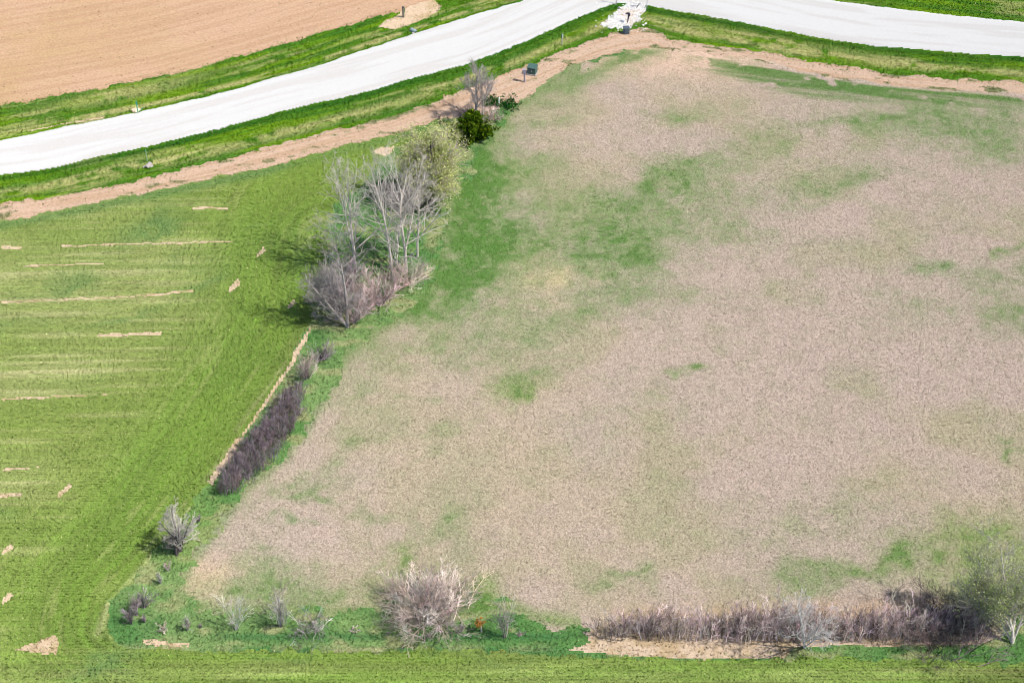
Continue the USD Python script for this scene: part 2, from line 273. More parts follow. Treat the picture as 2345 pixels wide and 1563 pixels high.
    pale = np.exp(-((v - 660) / 120) ** 2) * sm(560, 300, u) * .75 + np.exp(-((v - 870 + u * .12) / 45) ** 2) * sm(420, 100, u) * .9 + np.exp(-((v - 1090) / 60) ** 2) * sm(220, 40, u) * .6 + np.exp(-((v - 1540) / 22) ** 2) * .25
    b = mix(b, pal(194, 192, 138), pale * (.35 + .4 * sm(.46, .60, st)) + sm(.62, .72, st) * sm(.4, .8, tl) * .25)
    teal = np.zeros(x.shape)
    for q in [(340, 520, 60, 24, -.5, 1), (150, 645, 70, 16, -.3, .8), (290, 725, 80, 13, -.3, .8), (590, 520, 40, 12, -.4, .4), (480, 640, 40, 18, -.6, .7), (420, 600, 60, 16, -.3, .4), (250, 1520, 90, 30, -.5, .9), (330, 1430, 50, 20, 0, .5), (900, 1500, 300, 8, 0, .6), (20, 1165, 40, 14, 0, .5), (690, 580, 40, 40, 0, .5), (60, 740, 90, 14, -.2, .4)]:
        teal += bell(uw, vw, q) * q[5]
    for (a0, b0, a1, b1, ww, k_) in [(436, 1165, 352, 1270, 6, .6), (352, 1270, 250, 1385, 8, .7), (425, 1150, 330, 1262, 4, .4), (250, 1385, 225, 1450, 10, .5), (520, 1030, 470, 1100, 5, .7), (710, 745, 640, 850, 4, .4), (640, 850, 540, 985, 5, .5), (712, 540, 690, 570, 4, .5), (440, 880, 425, 900, 5, .3)]:
        tt = np.clip(((u - a0) * (a1 - a0) + (v - b0) * (b1 - b0)) / ((a1 - a0) ** 2 + (b1 - b0) ** 2), 0, 1); dd = np.hypot(u - a0 - tt * (a1 - a0), v - b0 - tt * (b1 - b0))
        b = mix(b, pal(200, 196, 146), np.exp(-(dd / ww) ** 2) * k_ * sm(.3, .55, n2 + .1))
    ridx = np.round(y / .27); dm = path_px(headland, u, v); opn = np.maximum(sm(.35, .8, tl), sm(1480, 1495, v))
    b = b * (1 + .30 * (noise2(x / 4, ridx * 1.37, 61) - .5) * (opn * 1.1 + (v > 1480) * .9))[..., None]
    tlx = u - np.interp(v, [400, 750, 1200, 1480], [760, 700, 390, 240])
    b = b * (1 + (.7 * (noise2(dm / 7.5, u / 300 + v / 220, 62) - .5) + .35 * (noise2(dm / 40, u / 400 + v / 300, 63) - .5)) * np.exp(-(dm / 230) ** 2))[..., None]
    b = mix(b, pal(182, 186, 118), sm(.66, .76, fbm2(dm / 14 + 9, v / 90, 3, 64)) * np.exp(-(dm / 300) ** 2) * (v < 1480) * .35)
    edge = v - e(trackB_e)
    b = mix(b, pal(76, 128, 64), np.clip(teal * sm(.25, .55, n2 + .1) * 1.0 + np.exp(-((edge - 8) / 12) ** 2) * .85, 0, .9))
    b = mix(b, pal(108, 150, 40), np.exp(-((tl - .12) / .22) ** 2) * .5 * sm(.4, .6, n1))
    c[m] = b[m]; g[m] = 1
    m = reg == FALLOW
    t = np.zeros(x.shape); tone = np.zeros(x.shape)
    for q in PATCH:
        w = bell(uw, vw, q) * q[5]; t += w; tone += w * q[6]
    tone = tone / np.maximum(t, 1e-6)
    topband = sm(1540, 1720, u) * sm(0, 6, v - np.interp(u, [1200, 1450, 1560, 1700, 1830, 2000, 2345, 3400], [400, 400, 118, 142, 166, 194, 222, 300])) * sm(-6, 26, np.interp(u, [1200, 1450, 1560, 1700, 1830, 1950, 2100, 2345, 3400], [0, 0, 158, 192, 224, 236, 244, 254, 320]) - v)
    lb = bell(uw, vw, (1330, 185, 110, 18, -.42, 1)) + bell(uw, vw, (1440, 130, 60, 10, -.2, 1))
    rows = fbm2(x / 7, (y + .22 * x) / .45, 2, 41)
    t = t * (.25 + .8 * n2) * (.4 + 1.2 * fbm2(x / .55, y / .55, 2, 65)) + (topband * (.25 + sm(.25, .7, rows)) * 1.1 + lb * .8) * sm(.3, .5, n2 + .12) + sm(.5, .75, n1) * .10 + sm(.45, .7, n2) * .06 + .55 * np.exp(-(edge_px(fallow_p, u, v) / 16) ** 2) * (u < 1330)
    tan = mix(np.broadcast_to(pal(194, 174, 158), x.shape + (3,)), pal(192, 174, 150), sm(.42, .68, n3 * .5 + n1 * .5))
    tan = mix(tan, pal(216, 196, 152), (bell(uw, vw, (1265, 640, 80, 36, 0, 1)) + bell(uw, vw, (690, 1390, 60, 8, 0, 1))) * .8)
    tan = mix(tan, pal(228, 196, 170), bell(uw, vw, (470, 1345, 60, 45, .4, 1)) + sm(215, 130, v) * sm(1320, 1400, u) * sm(1900, 1600, u) * .9)
    grn = mix(np.broadcast_to(pal(108, 142, 80), x.shape + (3,)), pal(124, 152, 56), tone)
    grn = mix(grn, pal(88, 130, 54), sm(.6, 1.3, t) * .85)
    grn = mix(grn, pal(88, 128, 54), topband * .7)
    tan = mix(tan, pal(196, 166, 134), np.exp(-((v - 1412 + (u - 1500) * .03) / 26) ** 2) * sm(1340, 1500, u) * .8 * sm(.3, .55, n2 + .1))
    fr = 1 - np.exp(-1.9 * t)
    c[m] = mix(tan, grn, fr if pick is None else np.clip(fr * .35 + .65 * (pick < fr), 0, 1))[m]; g[m] = np.clip(t, 0, 1)[m]
    m = reg == MARGIN
    b = mix(np.broadcast_to(pal(96, 140, 74), x.shape + (3,)), pal(126, 156, 92), sm(.4, .65, n1))
    b = mix(b, pal(84, 128, 68), sm(.45, .7, n2) * .4)
    b = mix(b, pal(70, 118, 66), (np.exp(-((v - 1457) / 9) ** 2) * .75 + np.exp(-((v - 1487) / 6) ** 2) * .7) * sm(430, 560, u) * sm(1330, 1250, u) + np.exp(-((u - 330) / 60) ** 2 - ((v - 1430) / 40) ** 2) * .4)
    b = mix(b, pal(176, 172, 124), np.clip(sm(.55, .75, fbm2(x / 2.5, y / 1.2, 3, 42)) * .65 + np.exp(-((v - 1483) / 9) ** 2) * .4 * sm(1300, 1200, u) * sm(.4, .6, n2), 0, .85))
    b = mix(b, pal(132, 158, 84), sm(1060, 1200, v) * sm(1330, 1250, v) * sm(560, 440, u) * .6)
    c[m] = b[m]; g[m] = 1
    m = reg == BARE
    c[m] = mix(mix(np.broadcast_to(pal(222, 196, 164), x.shape + (3,)), pal(218, 194, 166), sm(1350, 1400, v) * sm(1250, 1320, u)), pal(192, 166, 124), sm(.45, .7, n2) * .7)[m]
    m = reg == APRON
    c[m] = mix(np.broadcast_to(pal(246, 240, 236), x.shape + (3,)), pal(236, 214, 192), sm(.5, .64, n2))[m]
    for k, f_ in ((PLOW, .8), (ROADR, .77), (TRACK, .84), (BARE, 1.0), (APRON, .8)): c[reg == k] *= f_      # bare ground, no blades that shade it
    return np.clip(c, 0.004, 0.85), g

S = 2.5 / 14                                                       # lattice of the ground that the picture shows
X0, Y0, NX, NY = -75.0, 72.5, 60, 50
gx, gy = X0 + S * np.arange(NX * 14 + 1), Y0 + S * np.arange(NY * 14 + 1)
GX, GY = np.meshgrid(gx, gy, indexing='ij')
cxm, cym = np.meshgrid(X0 + 2.5 * (np.arange(NX) + .5), Y0 + 2.5 * (np.arange(NY) + .5), indexing='ij')
cu, cv = survey(cxm, cym)
fine_cell = (cu > -110) & (cu < 2455) & (cv > -60) & (cv < 1640)
RV = region(GX, GY)
RELIEF = XP([.02, .03, .0, .02, .015, .012, .04, .03, .06])[RV]
LIFT = gaussian_filter((RV == ROADR).astype(float) * .16 - (RV == VERGE) * .05 - (RV == TRACK) * .03, 1.6)
GZ = LIFT + (fbm2(GX / .45, GY / .45, 2, 51) - .5) * 2 * gaussian_filter(RELIEF, 1.0)
def gz(x, y):
    i = np.clip(np.round((np.asarray(x) - X0) / S).astype(int), 0, len(gx) - 1); j = np.clip(np.round((np.asarray(y) - Y0) / S).astype(int), 0, len(gy) - 1)
    return GZ[i, j]
def reg_at(x, y):
    i = np.clip(np.round((x - X0) / S).astype(int), 0, len(gx) - 1); j = np.clip(np.round((y - Y0) / S).astype(int), 0, len(gy) - 1)
    return RV[i, j]
face_on = np.repeat(np.repeat(fine_cell, 14, 0), 14, 1)
FR = RV[:-1, :-1]
# coarse continuation outside the picture
OS = 2.5
ox, oy = -160 + OS * np.arange(129), 42.5 + OS * np.arange(93)
OX, OY = np.meshgrid(ox, oy, indexing='ij')
ORV = region(OX, OY); OTV, _ = tint_of(OX, OY, ORV)
ocx, ocy = OX[:-1, :-1] + OS / 2, OY[:-1, :-1] + OS / 2
ii, jj = np.floor((ocx - X0) / 2.5).astype(int), np.floor((ocy - Y0) / 2.5).astype(int)
inn = (ii >= 0) & (ii < NX) & (jj >= 0) & (jj < NY)
o_on = ~(inn & fine_cell[np.clip(ii, 0, NX - 1), np.clip(jj, 0, NY - 1)])
def lattice_faces(mask, ny):
    i, j = np.nonzero(mask); a = i * ny + j
    return np.stack([a, a + ny, a + ny + 1, a + 1], 1)
GLABEL = {'plowed_field': ('pinkish brown bare tilled field beyond the road', 'field', SOIL), 'grass_verge': ('bright green grass verges on both sides of the white road', 'verge', TURF),
          'gravel_road': ('broad white gravel road with a side road meeting it', 'road', ROAD), 'dirt_track': ('pale brown bare dirt track between the grass verge and the fields', 'track', SOIL),
          'wheat_field': ('green drilled crop field left of and below the tree line', 'field', TURF), 'fallow_field': ('greyish tan fallow field with green patches, right of the tree line', 'field', TURF),
          'field_margin': ('rough blue-green grass margin between crop and fallow field', 'margin', TURF), 'bare_soil': ('bare straw-coloured soil strips and patches along the field edges', 'soil', SOIL),
          'gravel_apron': ('white stone spill where the side road meets the ditch', 'gravel', SOIL)}
for k, name in enumerate(REG):
    q1 = lattice_faces((FR == k) & face_on, len(gy)); q2 = lattice_faces((ORV[:-1, :-1] == k) & o_on, len(oy))
    u1, i1 = np.unique(q1, return_inverse=True); u2, i2 = np.unique(q2, return_inverse=True)
    V = np.vstack([np.stack([GX.ravel()[u1], GY.ravel()[u1], GZ.ravel()[u1]], 1), np.stack([OX.ravel()[u2], OY.ravel()[u2], np.zeros(len(u2))], 1)])
    # the outermost vertices of a region take the region's own colour, not the neighbour's
    c1, _ = tint_of(GX.ravel()[u1], GY.ravel()[u1], np.full(len(u1), k)); c2, _ = tint_of(OX.ravel()[u2], OY.ravel()[u2], np.full(len(u2), k))
    if k == WHEAT: c1 = c1 * .75 + .25 * pal(176, 172, 112)
    Q = np.vstack([i1.reshape(-1, 4), i2.reshape(-1, 4) + len(u1)])
    p = obj(name, (V, Q), GLABEL[name][2], tint=np.vstack([c1, c2]), smooth=True)
    tag(p, GLABEL[name][0], GLABEL[name][1], kind='structure')
R = 4000.0
gm_ = (XP([(-R, -R, -.5), (R, -R, -.5), (R, R, -.5), (-R, R, -.5)], float), XP([(0, 1, 2, 3)]))
tag(obj('ground', gm_, plain('farmland', (0.16, 0.17, 0.08), 0.95, 0.4, 0.02, spec=0.05)), 'flat farmland that runs on to the horizon', 'ground', kind='structure')

# ------------------------------------------------------------------ ground cover: tufts of blades
rng = np.random.default_rng(7)
def scatter(n):
    u = rng.uniform(-60, 2405, n * 3); v = rng.uniform(-40, 1620, n * 3)
    d0, du, dv = FWD, XP([1, 0, 0]), UP
    dy = FWD[1] - UP[1] * (v - 781.5) / F; dz = FWD[2] - UP[2] * (v - 781.5) / F
    t = -CAM_Z / dz; x = (u - 1172.5) / F * t; y = dy * t
    w = t ** 3; keep = rng.uniform(0, w.max(), len(w)) < w            # even on the ground, not in the picture
    return x[keep], y[keep]
def blades(name, x, y, h, wid, base, lab, cat, lean=.6, nb=3, var=.35, straw=None, drop=0.0):
    n = len(x); z = gz(x, y)
    parts_v, parts_c = [], []
    bright = np.exp(rng.normal(0, var, n))
    for k in range(nb):
        a = rng.uniform(0, 2 * np.pi, n); hh = h * rng.uniform(.6, 1.25, n); ww = wid * rng.uniform(.6, 1.3, n)
        px, py = x + rng.normal(0, .04, n), y + rng.normal(0, .04, n)
        la = rng.uniform(0, 2 * np.pi, n); ll = hh * rng.uniform(.15, 1, n) * lean
        v0 = np.stack([px - np.cos(a) * ww / 2, py - np.sin(a) * ww / 2, z - .02], 1); v1 = np.stack([px + np.cos(a) * ww / 2, py + np.sin(a) * ww / 2, z - .02], 1)
        v2 = np.stack([px + np.cos(la) * ll, py + np.sin(la) * ll, z + hh], 1)
        parts_v.append(np.stack([v0, v1, v2], 1)); c = base * (bright * rng.uniform(.85, 1.15, n))[:, None]
        if straw is not None:
            s = (rng.random(n) < straw[1])[:, None]; c = np.where(s, straw[0] * (bright * .9)[:, None], c)
        parts_c.append(np.repeat(np.clip(c, .003, .8), 3, 0).reshape(n, 3, 3))
    V = np.concatenate(parts_v).reshape(-1, 3); C = np.concatenate(parts_c).reshape(-1, 3)
    fn = np.cross(V[1::3] - V[0::3], V[2::3] - V[0::3]); fn /= np.linalg.norm(fn, axis=1, keepdims=True) + 1e-9
    fn *= np.where(fn[:, 2:] < 0, -1, 1); fn = fn * .35 + XP([0, 0, 1.0]); fn /= np.linalg.norm(fn, axis=1, keepdims=True)
    p = obj(name, (V, np.arange(len(V)).reshape(-1, 3)), BLADE, tint=C)
    UsdGeom.Mesh(p).CreateNormalsAttr(Vt.Vec3fArray.FromNumpy(np.repeat(fn, 3, 0).astype(np.float32))); UsdGeom.Mesh(p).SetNormalsInterpolation('vertex')
    tag(p, lab, cat, kind='stuff')
sx, sy = scatter(330000)
sx, sy = sx[:520000], sy[:520000]
sr = reg_at(sx, sy)
su, sv = survey(sx, sy)
# drill rows in the crop, along x in the open field and along the tree line beside it
m = sr == WHEAT
row = m & ((sv > 1490) | (su < 420)) & (rng.random(len(sx)) < .88)
sy = np.where(row, np.round(sy / .27) * .27 + rng.normal(0, .035, len(sx)), sy)
jx, jy = rng.normal(0, .3, len(sx)), rng.normal(0, .42, len(sx))
sr = np.where(reg_at(sx, sy) == ROADR, ROADR, reg_at(sx + jx, sy + jy))
ct, cg = tint_of(sx, sy, sr, rng.random(len(sx)))
def sel(k, keep=1.0): return (sr == k) & (rng.random(len(sx)) < keep)
GAIN = 1.0
m = sel(WHEAT, .95); blades('young_wheat', sx[m], sy[m], .09, .085, ct[m] * GAIN, 'short green drilled crop in the field left of the trees and along the bottom', 'crop', lean=.7, nb=2, var=.36, straw=(pal(206, 204, 146), .07))
m = sel(VERGE, .8); blades('verge_grass', sx[m], sy[m], .11, .08, ct[m] * GAIN, 'bright green and straw grass along the white road', 'grass', straw=(pal(200, 192, 130), .04), var=.36)
m = sel(MARGIN, .8); blades('margin_grass', sx[m], sy[m], .11, .06, ct[m] * GAIN, 'taller rough blue-green grass in the margin round the fallow field', 'grass', var=.3, straw=(pal(200, 196, 140), .08))
m = sel(FALLOW, .9); blades('fallow_weeds', sx[m], sy[m], .065, .085, ct[m] * GAIN, 'dead greyish stalks and green weeds covering the fallow field', 'weeds', nb=2, var=.20, straw=(pal(216, 200, 184), .12))
m = ((sr == TRACK) & (rng.random(len(sx)) < .02 + .9 * cg)) | ((sr == BARE) & (rng.random(len(sx)) < np.where(sv > 1400, .4, .08))) | ((sr == PLOW) & (rng.random(len(sx)) < .008))
blades('sparse_weeds', sx[m], sy[m], .10, .09, np.where((sr[m] == TRACK)[:, None], pal(100, 130, 62), ct[m] * (.9 - .3 * (rng.random(m.sum()) < .4))[:, None]), 'scattered small weeds on bare soil and dirt track', 'weeds', var=.3)

# ------------------------------------------------------------------ branching plants
class Wood:
    """Collects branches as polylines with radii and makes tapered tubes of them."""
    def __init__(s): s.lines, s.shade = {}, np.ones(3)
    def add(s, pts, rad, sides): s.lines.setdefault((len(pts), sides), []).append((pts, rad, s.shade))
    def tints(s): return np.vstack([np.repeat(np.array([l[2] for l in L]), P * sd, 0) for (P, sd), L in s.lines.items()])
    def mesh(s):
        VV, FF, n = [], [], 0
        for (P, sd), L in s.lines.items():
            p = np.array([l[0] for l in L]); r = np.array([l[1] for l in L])
            t = np.gradient(p, axis=1); t /= np.linalg.norm(t, axis=2, keepdims=True) + 1e-9
            ref = np.where(np.abs(t[..., 2:]) < .9, XP([0, 0, 1.0]), XP([1.0, 0, 0]))
            a = np.cross(t, ref); a /= np.linalg.norm(a, axis=2, keepdims=True) + 1e-9; b = np.cross(t, a)
            an = np.arange(sd) * 2 * np.pi / sd
            v = p[:, :, None] + r[:, :, None, None] * (np.cos(an)[:, None] * a[:, :, None] + np.sin(an)[:, None] * b[:, :, None])
            i, j = np.meshgrid(np.arange(P - 1), np.arange(sd), indexing='ij')
            q = np.stack([i * sd + j, i * sd + (j + 1) % sd, (i + 1) * sd + (j + 1) % sd, (i + 1) * sd + j], -1).reshape(-1, 4)
            q = (q[None] + (np.arange(len(L)) * P * sd)[:, None, None]).reshape(-1, 4) + n
            VV.append(v.reshape(-1, 3)); FF.append(q); n += v.size // 3
        return np.vstack(VV), np.vstack(FF)
def unit(v): return v / (np.linalg.norm(v) + 1e-9)
def branch(R_, p0, d, L, r0, r1, n, bend, lift):
    pts = [p0]; d = unit(d)
    for k in range(n):
        d = unit(d + R_.normal(0, bend, 3) + XP([0, 0, lift]))
        pts.append(pts[-1] + d * L / n)
    return np.array(pts), np.linspace(r0, r1, n + 1)
def side(R_, d, ang):
    a = R_.normal(0, 1, 3); a = unit(a - d * a.dot(d)); return d * math.cos(ang) + a * math.sin(ang)
def grow(R_, pts, rad, lev, spec, out, tips):
    """Adds side branches to a limb. spec: per level (count, length factor, angle, lift, first)."""
    if lev >= len(spec): return
    cnt, lf, ang, lift, first = spec[lev]
    L = np.linalg.norm(np.diff(pts, axis=0), axis=1).sum()
    last = lev == len(spec) - 1
    for k in range(max(1, int(round(cnt * R_.uniform(.75, 1.25))))):
        t = first + (1 - first) * R_.random() ** .8; s = t * (len(pts) - 1); i = min(int(s), len(pts) - 2); f = s - i
        p = pts[i] * (1 - f) + pts[i + 1] * f; d = unit(pts[i + 1] - pts[i]); rr = rad[i] * (1 - f) + rad[i + 1] * f
        l = L * lf * (1.15 - .65 * t) * R_.uniform(.6, 1.3)
        r0 = max(min(rr * .65, .012 + l * .014), .009)
        bp, br = branch(R_, p, side(R_, d, math.radians(ang) * R_.uniform(.6, 1.35)), l, r0, max(r0 * .35, .006), 2 if last else 3, .16, lift)
        out.add(bp, br, 3)
        if last: tips.append(bp[-1]); tips.append(bp[1])
        grow(R_, bp, br, lev + 1, spec, out, tips)
def leaves(R_, tips, size, per, tint, spread=.12):
    T = np.repeat(np.array(tips), per, 0); n = len(T)
    c = T + R_.normal(0, spread, (n, 3)); a = R_.normal(0, 1, (n, 3)); a /= np.linalg.norm(a, axis=1, keepdims=True)
    b = np.cross(a, R_.normal(0, 1, (n, 3))); b /= np.linalg.norm(b, axis=1, keepdims=True)
    s = (size * R_.uniform(.6, 1.4, n))[:, None]
    V = np.stack([c - a * s, c + b * s * .5, c + a * s, c - b * s * .5], 1).reshape(-1, 3)
    C = np.repeat(tint[R_.integers(0, len(tint), n)] * np.exp(R_.normal(0, .25, n))[:, None], 4, 0)
    return (V, np.arange(len(V)).reshape(-1, 4)), np.clip(C, .003, .8)
def trunkline(pix, y, z0):
    q = [upright(u, v, y) for u, v in pix]; o = XP([q[0][0], y, z0])
    return [XP([p[0] - o[0], 0, max(p[2] - z0, 0)]) for p in q], o
TREE = [(25, .36, 52, .14, .10), (7, .5, 46, .1, .2), (3, .55, 42, .08, .15)]
def tree(name, label, pix, r, seed, spec=TREE, bark=BARK_PALE, twig=TWIG_PALE, buds=None, group=None, cat='tree', forks=0):
    R_ = np.random.default_rng(seed)
    g = at(*pix[0]); z0 = float(gz(g[0], g[1])) - .05
    line, o = trunkline(pix, g[1], z0)
    pts = []
    for a, b in zip(line[:-1], line[1:]): pts += [a, (a + b) / 2]
    pts.append(line[-1]); pts = np.array(pts); pts[1:] += R_.normal(0, .05, (len(pts) - 1, 3)); pts[:, 1] += np.linspace(0, R_.normal(0, .6), len(pts))
    rad = r * np.linspace(1, .12, len(pts)) ** .9; rad[0] *= 1.25
    tw, br, tips = Wood(), Wood(), []
    tw.add(pts, rad, 7)
    limbs = [(pts, rad)]
    H = pts[-1][2]
    for k in range(forks):
        s = R_.uniform(.1, .4); i = int(s * (len(pts) - 1)); fp, fr = branch(R_, pts[i], side(R_, unit(pts[i + 1] - pts[i]), math.radians(R_.uniform(18, 38))), H * (1 - s) * R_.uniform(.6, .95), rad[i] * .7, .02, 5, .07, .1)
        tw.add(fp, fr, 6); limbs.append((fp, fr))
    for lp, lr in limbs: grow(R_, lp, lr, 0, spec, br, tips)
    t = thing(name, label, cat, o, group)
    obj('trunk', tw.mesh(), bark, t, smooth=True); obj('crown', br.mesh(), twig, t, tint=br.tints())
    if buds:
        m_, c_ = leaves(R_, tips, *buds); obj('buds', m_, LEAF, t, tint=c_)
    return t
def shades(R_, sv=.5):
    k = math.exp(R_.normal(0, sv)); return np.clip(XP([1, 1, 1]) * k * (1 + R_.normal(0, .06, 3)), .3, 2.3)
def shrub_mesh(R_, w, h, stems, sub=7, subsub=4, lean=45, r=.03, foot=.15):
    W, tips = Wood(), []
    for k in range(stems):
        az = R_.uniform(0, 2 * np.pi); el = math.radians(lean) * math.sqrt(R_.random())
        d = XP([math.cos(az) * math.sin(el) * w / h * 1.2, math.sin(az) * math.sin(el) * w / h * 1.2, math.cos(el)])
        p0 = XP([R_.normal(0, foot * w / 2), R_.normal(0, foot * w / 2), -.03]); W.shade = shades(R_)
        bp, br = branch(R_, p0, d, h * R_.uniform(.7, 1.1), r, .008, 4, .12, .04)
        W.add(bp, br, 3)
        grow(R_, bp, br, 0, [(sub, .42, 38, .06, .25), (subsub, .5, 40, .03, .2)], W, tips)
    return W, tips
def shrub(name, label, u, v, wpx, hpx, seed, stems=14, mat=TWIG_ROSE, group=None, cat='shrub', sub=7, subsub=4, lean=45, r=.03, buds=None, foot=.15):
    """u, v: the foot; wpx, hpx: width and rise in the photograph."""
    R_ = np.random.default_rng(seed); g = at(u, v); s = ppm(g[1]); tilt = math.atan2(CAM_Z, g[1])
    w = wpx / s; h = max(.35, (hpx / s - .25 * w * math.sin(tilt)) / math.cos(tilt))
    W, tips = shrub_mesh(R_, w, h, stems, sub, subsub, lean, r, foot)
    t = thing(name, label, cat, (g[0], g[1], gz(g[0], g[1])), group)
    obj('stems', W.mesh(), mat, t, tint=W.tints())
    if buds:
        m_, c_ = leaves(R_, tips, *buds); obj('buds', m_, LEAF, t, tint=c_)
    return t

# the bare trees of the tree line
GT = 'bare trees of the tree line'
tree('bare_tree', 'pale bare tree with a straight trunk, leftmost tall one of the tree line', [(814, 622), (806, 520), (800, 460), (797, 400)], .14, 1, group=GT, forks=1)
tree('bare_tree', 'tall pale bare tree leaning left, in the middle of the tree line', [(899, 640), (893, 560), (875, 480), (846, 376)], .14, 2, group=GT, forks=1)
tree('bare_tree', 'tall bare tree with an upright trunk right of the left-leaning one', [(929, 622), (922, 530), (914, 450), (904, 378)], .15, 3, group=GT, forks=1)
tree('bare_tree', 'slim bare tree at the right side of the tree line beside the green swale', [(956, 588), (958, 510), (961, 460), (962, 420)], .10, 4, group=GT, forks=1, spec=[(24, .42, 55, .1, .2), (9, .42, 42, .1, .2), (6, .5, 40, .08, .15)])
tree('bare_tree', 'low pale bare tree at the front of the tree line with crooked trunk', [(773, 730), (766, 690), (756, 655), (750, 610)], .14, 5, group=GT, forks=4, bark=BARK_GREY, twig=TWIG_GREY, spec=[(20, .5, 55, .08, .15), (9, .45, 42, .08, .2), (6, .5, 40, .05, .15)])
tree('bare_tree', 'slender bare tree in front, rising from dense brush at the south end', [(796, 748), (790, 660), (776, 590), (756, 535)], .14, 6, group=GT, forks=2, bark=BARK_GREY, twig=TWIG_GREY)
tree('bare_tree', 'thin grey bare tree above the plum shrub beside the dirt track', [(1092, 266), (1094, 225), (1090, 185), (1088, 150)], .13, 8, group=GT, forks=4, bark=BARK_GREY, twig=TWIG_GREY, spec=[(20, .5, 52, .12, .3), (8, .45, 42, .1, .2), (6, .5, 40, .08, .15)])
tree('bare_tree', 'white-barked sapling beside the plum shrub and dirt track', [(1106, 262), (1105, 235), (1104, 205), (1104, 180)], .08, 9, group=GT, forks=1, spec=[(12, .4, 45, .1, .3), (6, .45, 42, .1, .2), (4, .5, 40, .08, .15)])
YG = 1.9 * XP([pal(180, 184, 118), pal(160, 168, 96), pal(198, 194, 144), pal(136, 146, 80)])
tree('budding_tree', 'broad tree with pale yellow-green buds at the north end of the tree line', [(988, 462), (990, 420), (988, 370), (985, 325)], .26, 11, buds=(.075, 2, YG, .26), bark=BARK_DARK, twig=TWIG_TAN, forks=6, spec=[(22, .62, 62, .06, .1), (9, .5, 45, .06, .2), (7, .5, 42, .05, .15)])
tree('budding_tree', 'small yellow-green budding tree just in front of the cedar', [(1048, 326), (1046, 312), (1042, 302), (1040, 290)], .09, 12, buds=(.07, 1, YG, .15), bark=BARK_DARK, twig=TWIG_TAN, forks=2, spec=[(12, .6, 60, .06, .1), (7, .5, 45, .06, .2), (5, .5, 42, .05, .15)])
tree('budding_tree', 'grey tree with fresh green buds at the right end of the hedge', [(2318, 1470), (2314, 1425), (2306, 1370), (2300, 1275)], .13, 13, buds=(.05, 2, 1.5 * XP([pal(162, 174, 112), pal(178, 186, 138), pal(142, 156, 96)]), .22), bark=BARK_PALE, twig=TWIG_GREY, forks=8, spec=[(22, .46, 60, .12, .14), (8, .48, 45, .1, .2), (5, .5, 42, .06, .15)])
tree('bare_tree', 'white leafless small tree standing in the hedge', [(1842, 1482), (1842, 1440), (1832, 1400), (1826, 1350)], .09, 14, forks=6, bark=plain('white_bark', (.36, .335, .315), .9, .15, 3.0), twig=twigs('white_twig', (.34, .315, .295)), spec=[(10, .5, 48, .06, .2), (6, .45, 42, .06, .2), (4, .5, 40, .05, .15)])
tree('bare_tree', 'lone small grey tree with bushy foot at the crop corner', [(405, 1270), (404, 1240), (398, 1210), (388, 1172)], .10, 15, forks=5, bark=BARK_DARK, twig=TWIG_PALE, spec=[(14, .42, 50, .08, .12), (7, .45, 42, .08, .2), (5, .5, 40, .05, .15)])

# cedar
def cedar(label, u, v, wpx, h, seed):
    R_ = np.random.default_rng(seed); g = at(u, v); w = wpx / ppm(g[1]); t = thing('cedar_tree', label, 'tree', (g[0], g[1], gz(g[0], g[1])))
    W = Wood(); W.add(XP([(0, 0, -.1), (.05, 0, h * .4), (0, .05, h * .9)]), XP([.14, .09, .02]), 7); tips = []
    for k in range(90):
        z = h * (.05 + .9 * R_.random() ** 1.2); rad_ = w / 2 * (1 - (z / h) ** 2.2) ** .6 * R_.uniform(.6, 1.1); az = R_.uniform(0, 2 * np.pi); rad_ *= .8 + .3 * math.sin(3 * az + 1) * math.sin(5 * z) + .15 * math.sin(7 * az)
        e = XP([math.cos(az) * rad_, math.sin(az) * rad_, z + rad_ * .25]); s = XP([0, 0, z * .8])
        W.add(np.stack([s, (s + e) / 2 + XP([0, 0, .05]), e]), XP([.03, .02, .008]), 3)
        for q in np.linspace(.45, 1.05, 6): tips.append(s + (e - s) * q)
    obj('trunk', W.mesh(), BARK_DARK, t)
    m_, c_ = leaves(R_, tips, .14, 16, XP([pal(78, 104, 18), pal(50, 80, 14), pal(104, 122, 28), pal(40, 64, 14)]) * 1.5, .13)
    obj('crown', m_, LEAF, t, tint=c_)
cedar('dark green round cedar between the budding tree and the plum shrub', 1080, 316, 112, 2.7, 21)

# shrubs
shrub('shrub', 'dense plum-grey shrub below the thin bare tree beside the dirt track', 1072, 272, 84, 44, 31, 34, TWIG_GREY, lean=55)
shrub('shrub', 'rosy brown shrub right of the cedar', 1122, 274, 66, 40, 32, 26, TWIG_ROSE, lean=55)
shrub('shrub', 'low dark shrub left of the cedar by the dirt track', 1018, 284, 60, 26, 33, 16, TWIG_DARK, lean=60)
shrub('shrub', 'dark purple brush under the left side of the big budding tree', 905, 470, 80, 70, 34, 40, TWIG_PLUM, lean=40)
shrub('shrub', 'dark brush beside the trunk of the big budding tree', 955, 468, 90, 66, 35, 40, TWIG_ROSE, lean=45)
shrub('shrub', 'tangled purple brush round the foot of the leftmost tall bare tree', 800, 658, 92, 74, 36, 44, TWIG_PLUM, lean=45)
shrub('shrub', 'rosy brush under the middle bare trees', 872, 690, 124, 84, 37, 76, TWIG_ROSE, lean=45)
shrub('shrub', 'pinkish brush at the right foot of the upright bare tree', 938, 650, 80, 62, 38, 50, TWIG_TAN, lean=55, foot=.04)
shrub('shrub', 'grey brush at the south end of the tree line', 812, 738, 90, 92, 39, 46, TWIG_ROSE, lean=45, foot=.04)
shrub('shrub', 'pale twiggy brush left of the crooked front tree', 757, 706, 80, 84, 40, 36, TWIG_GREY, lean=50)
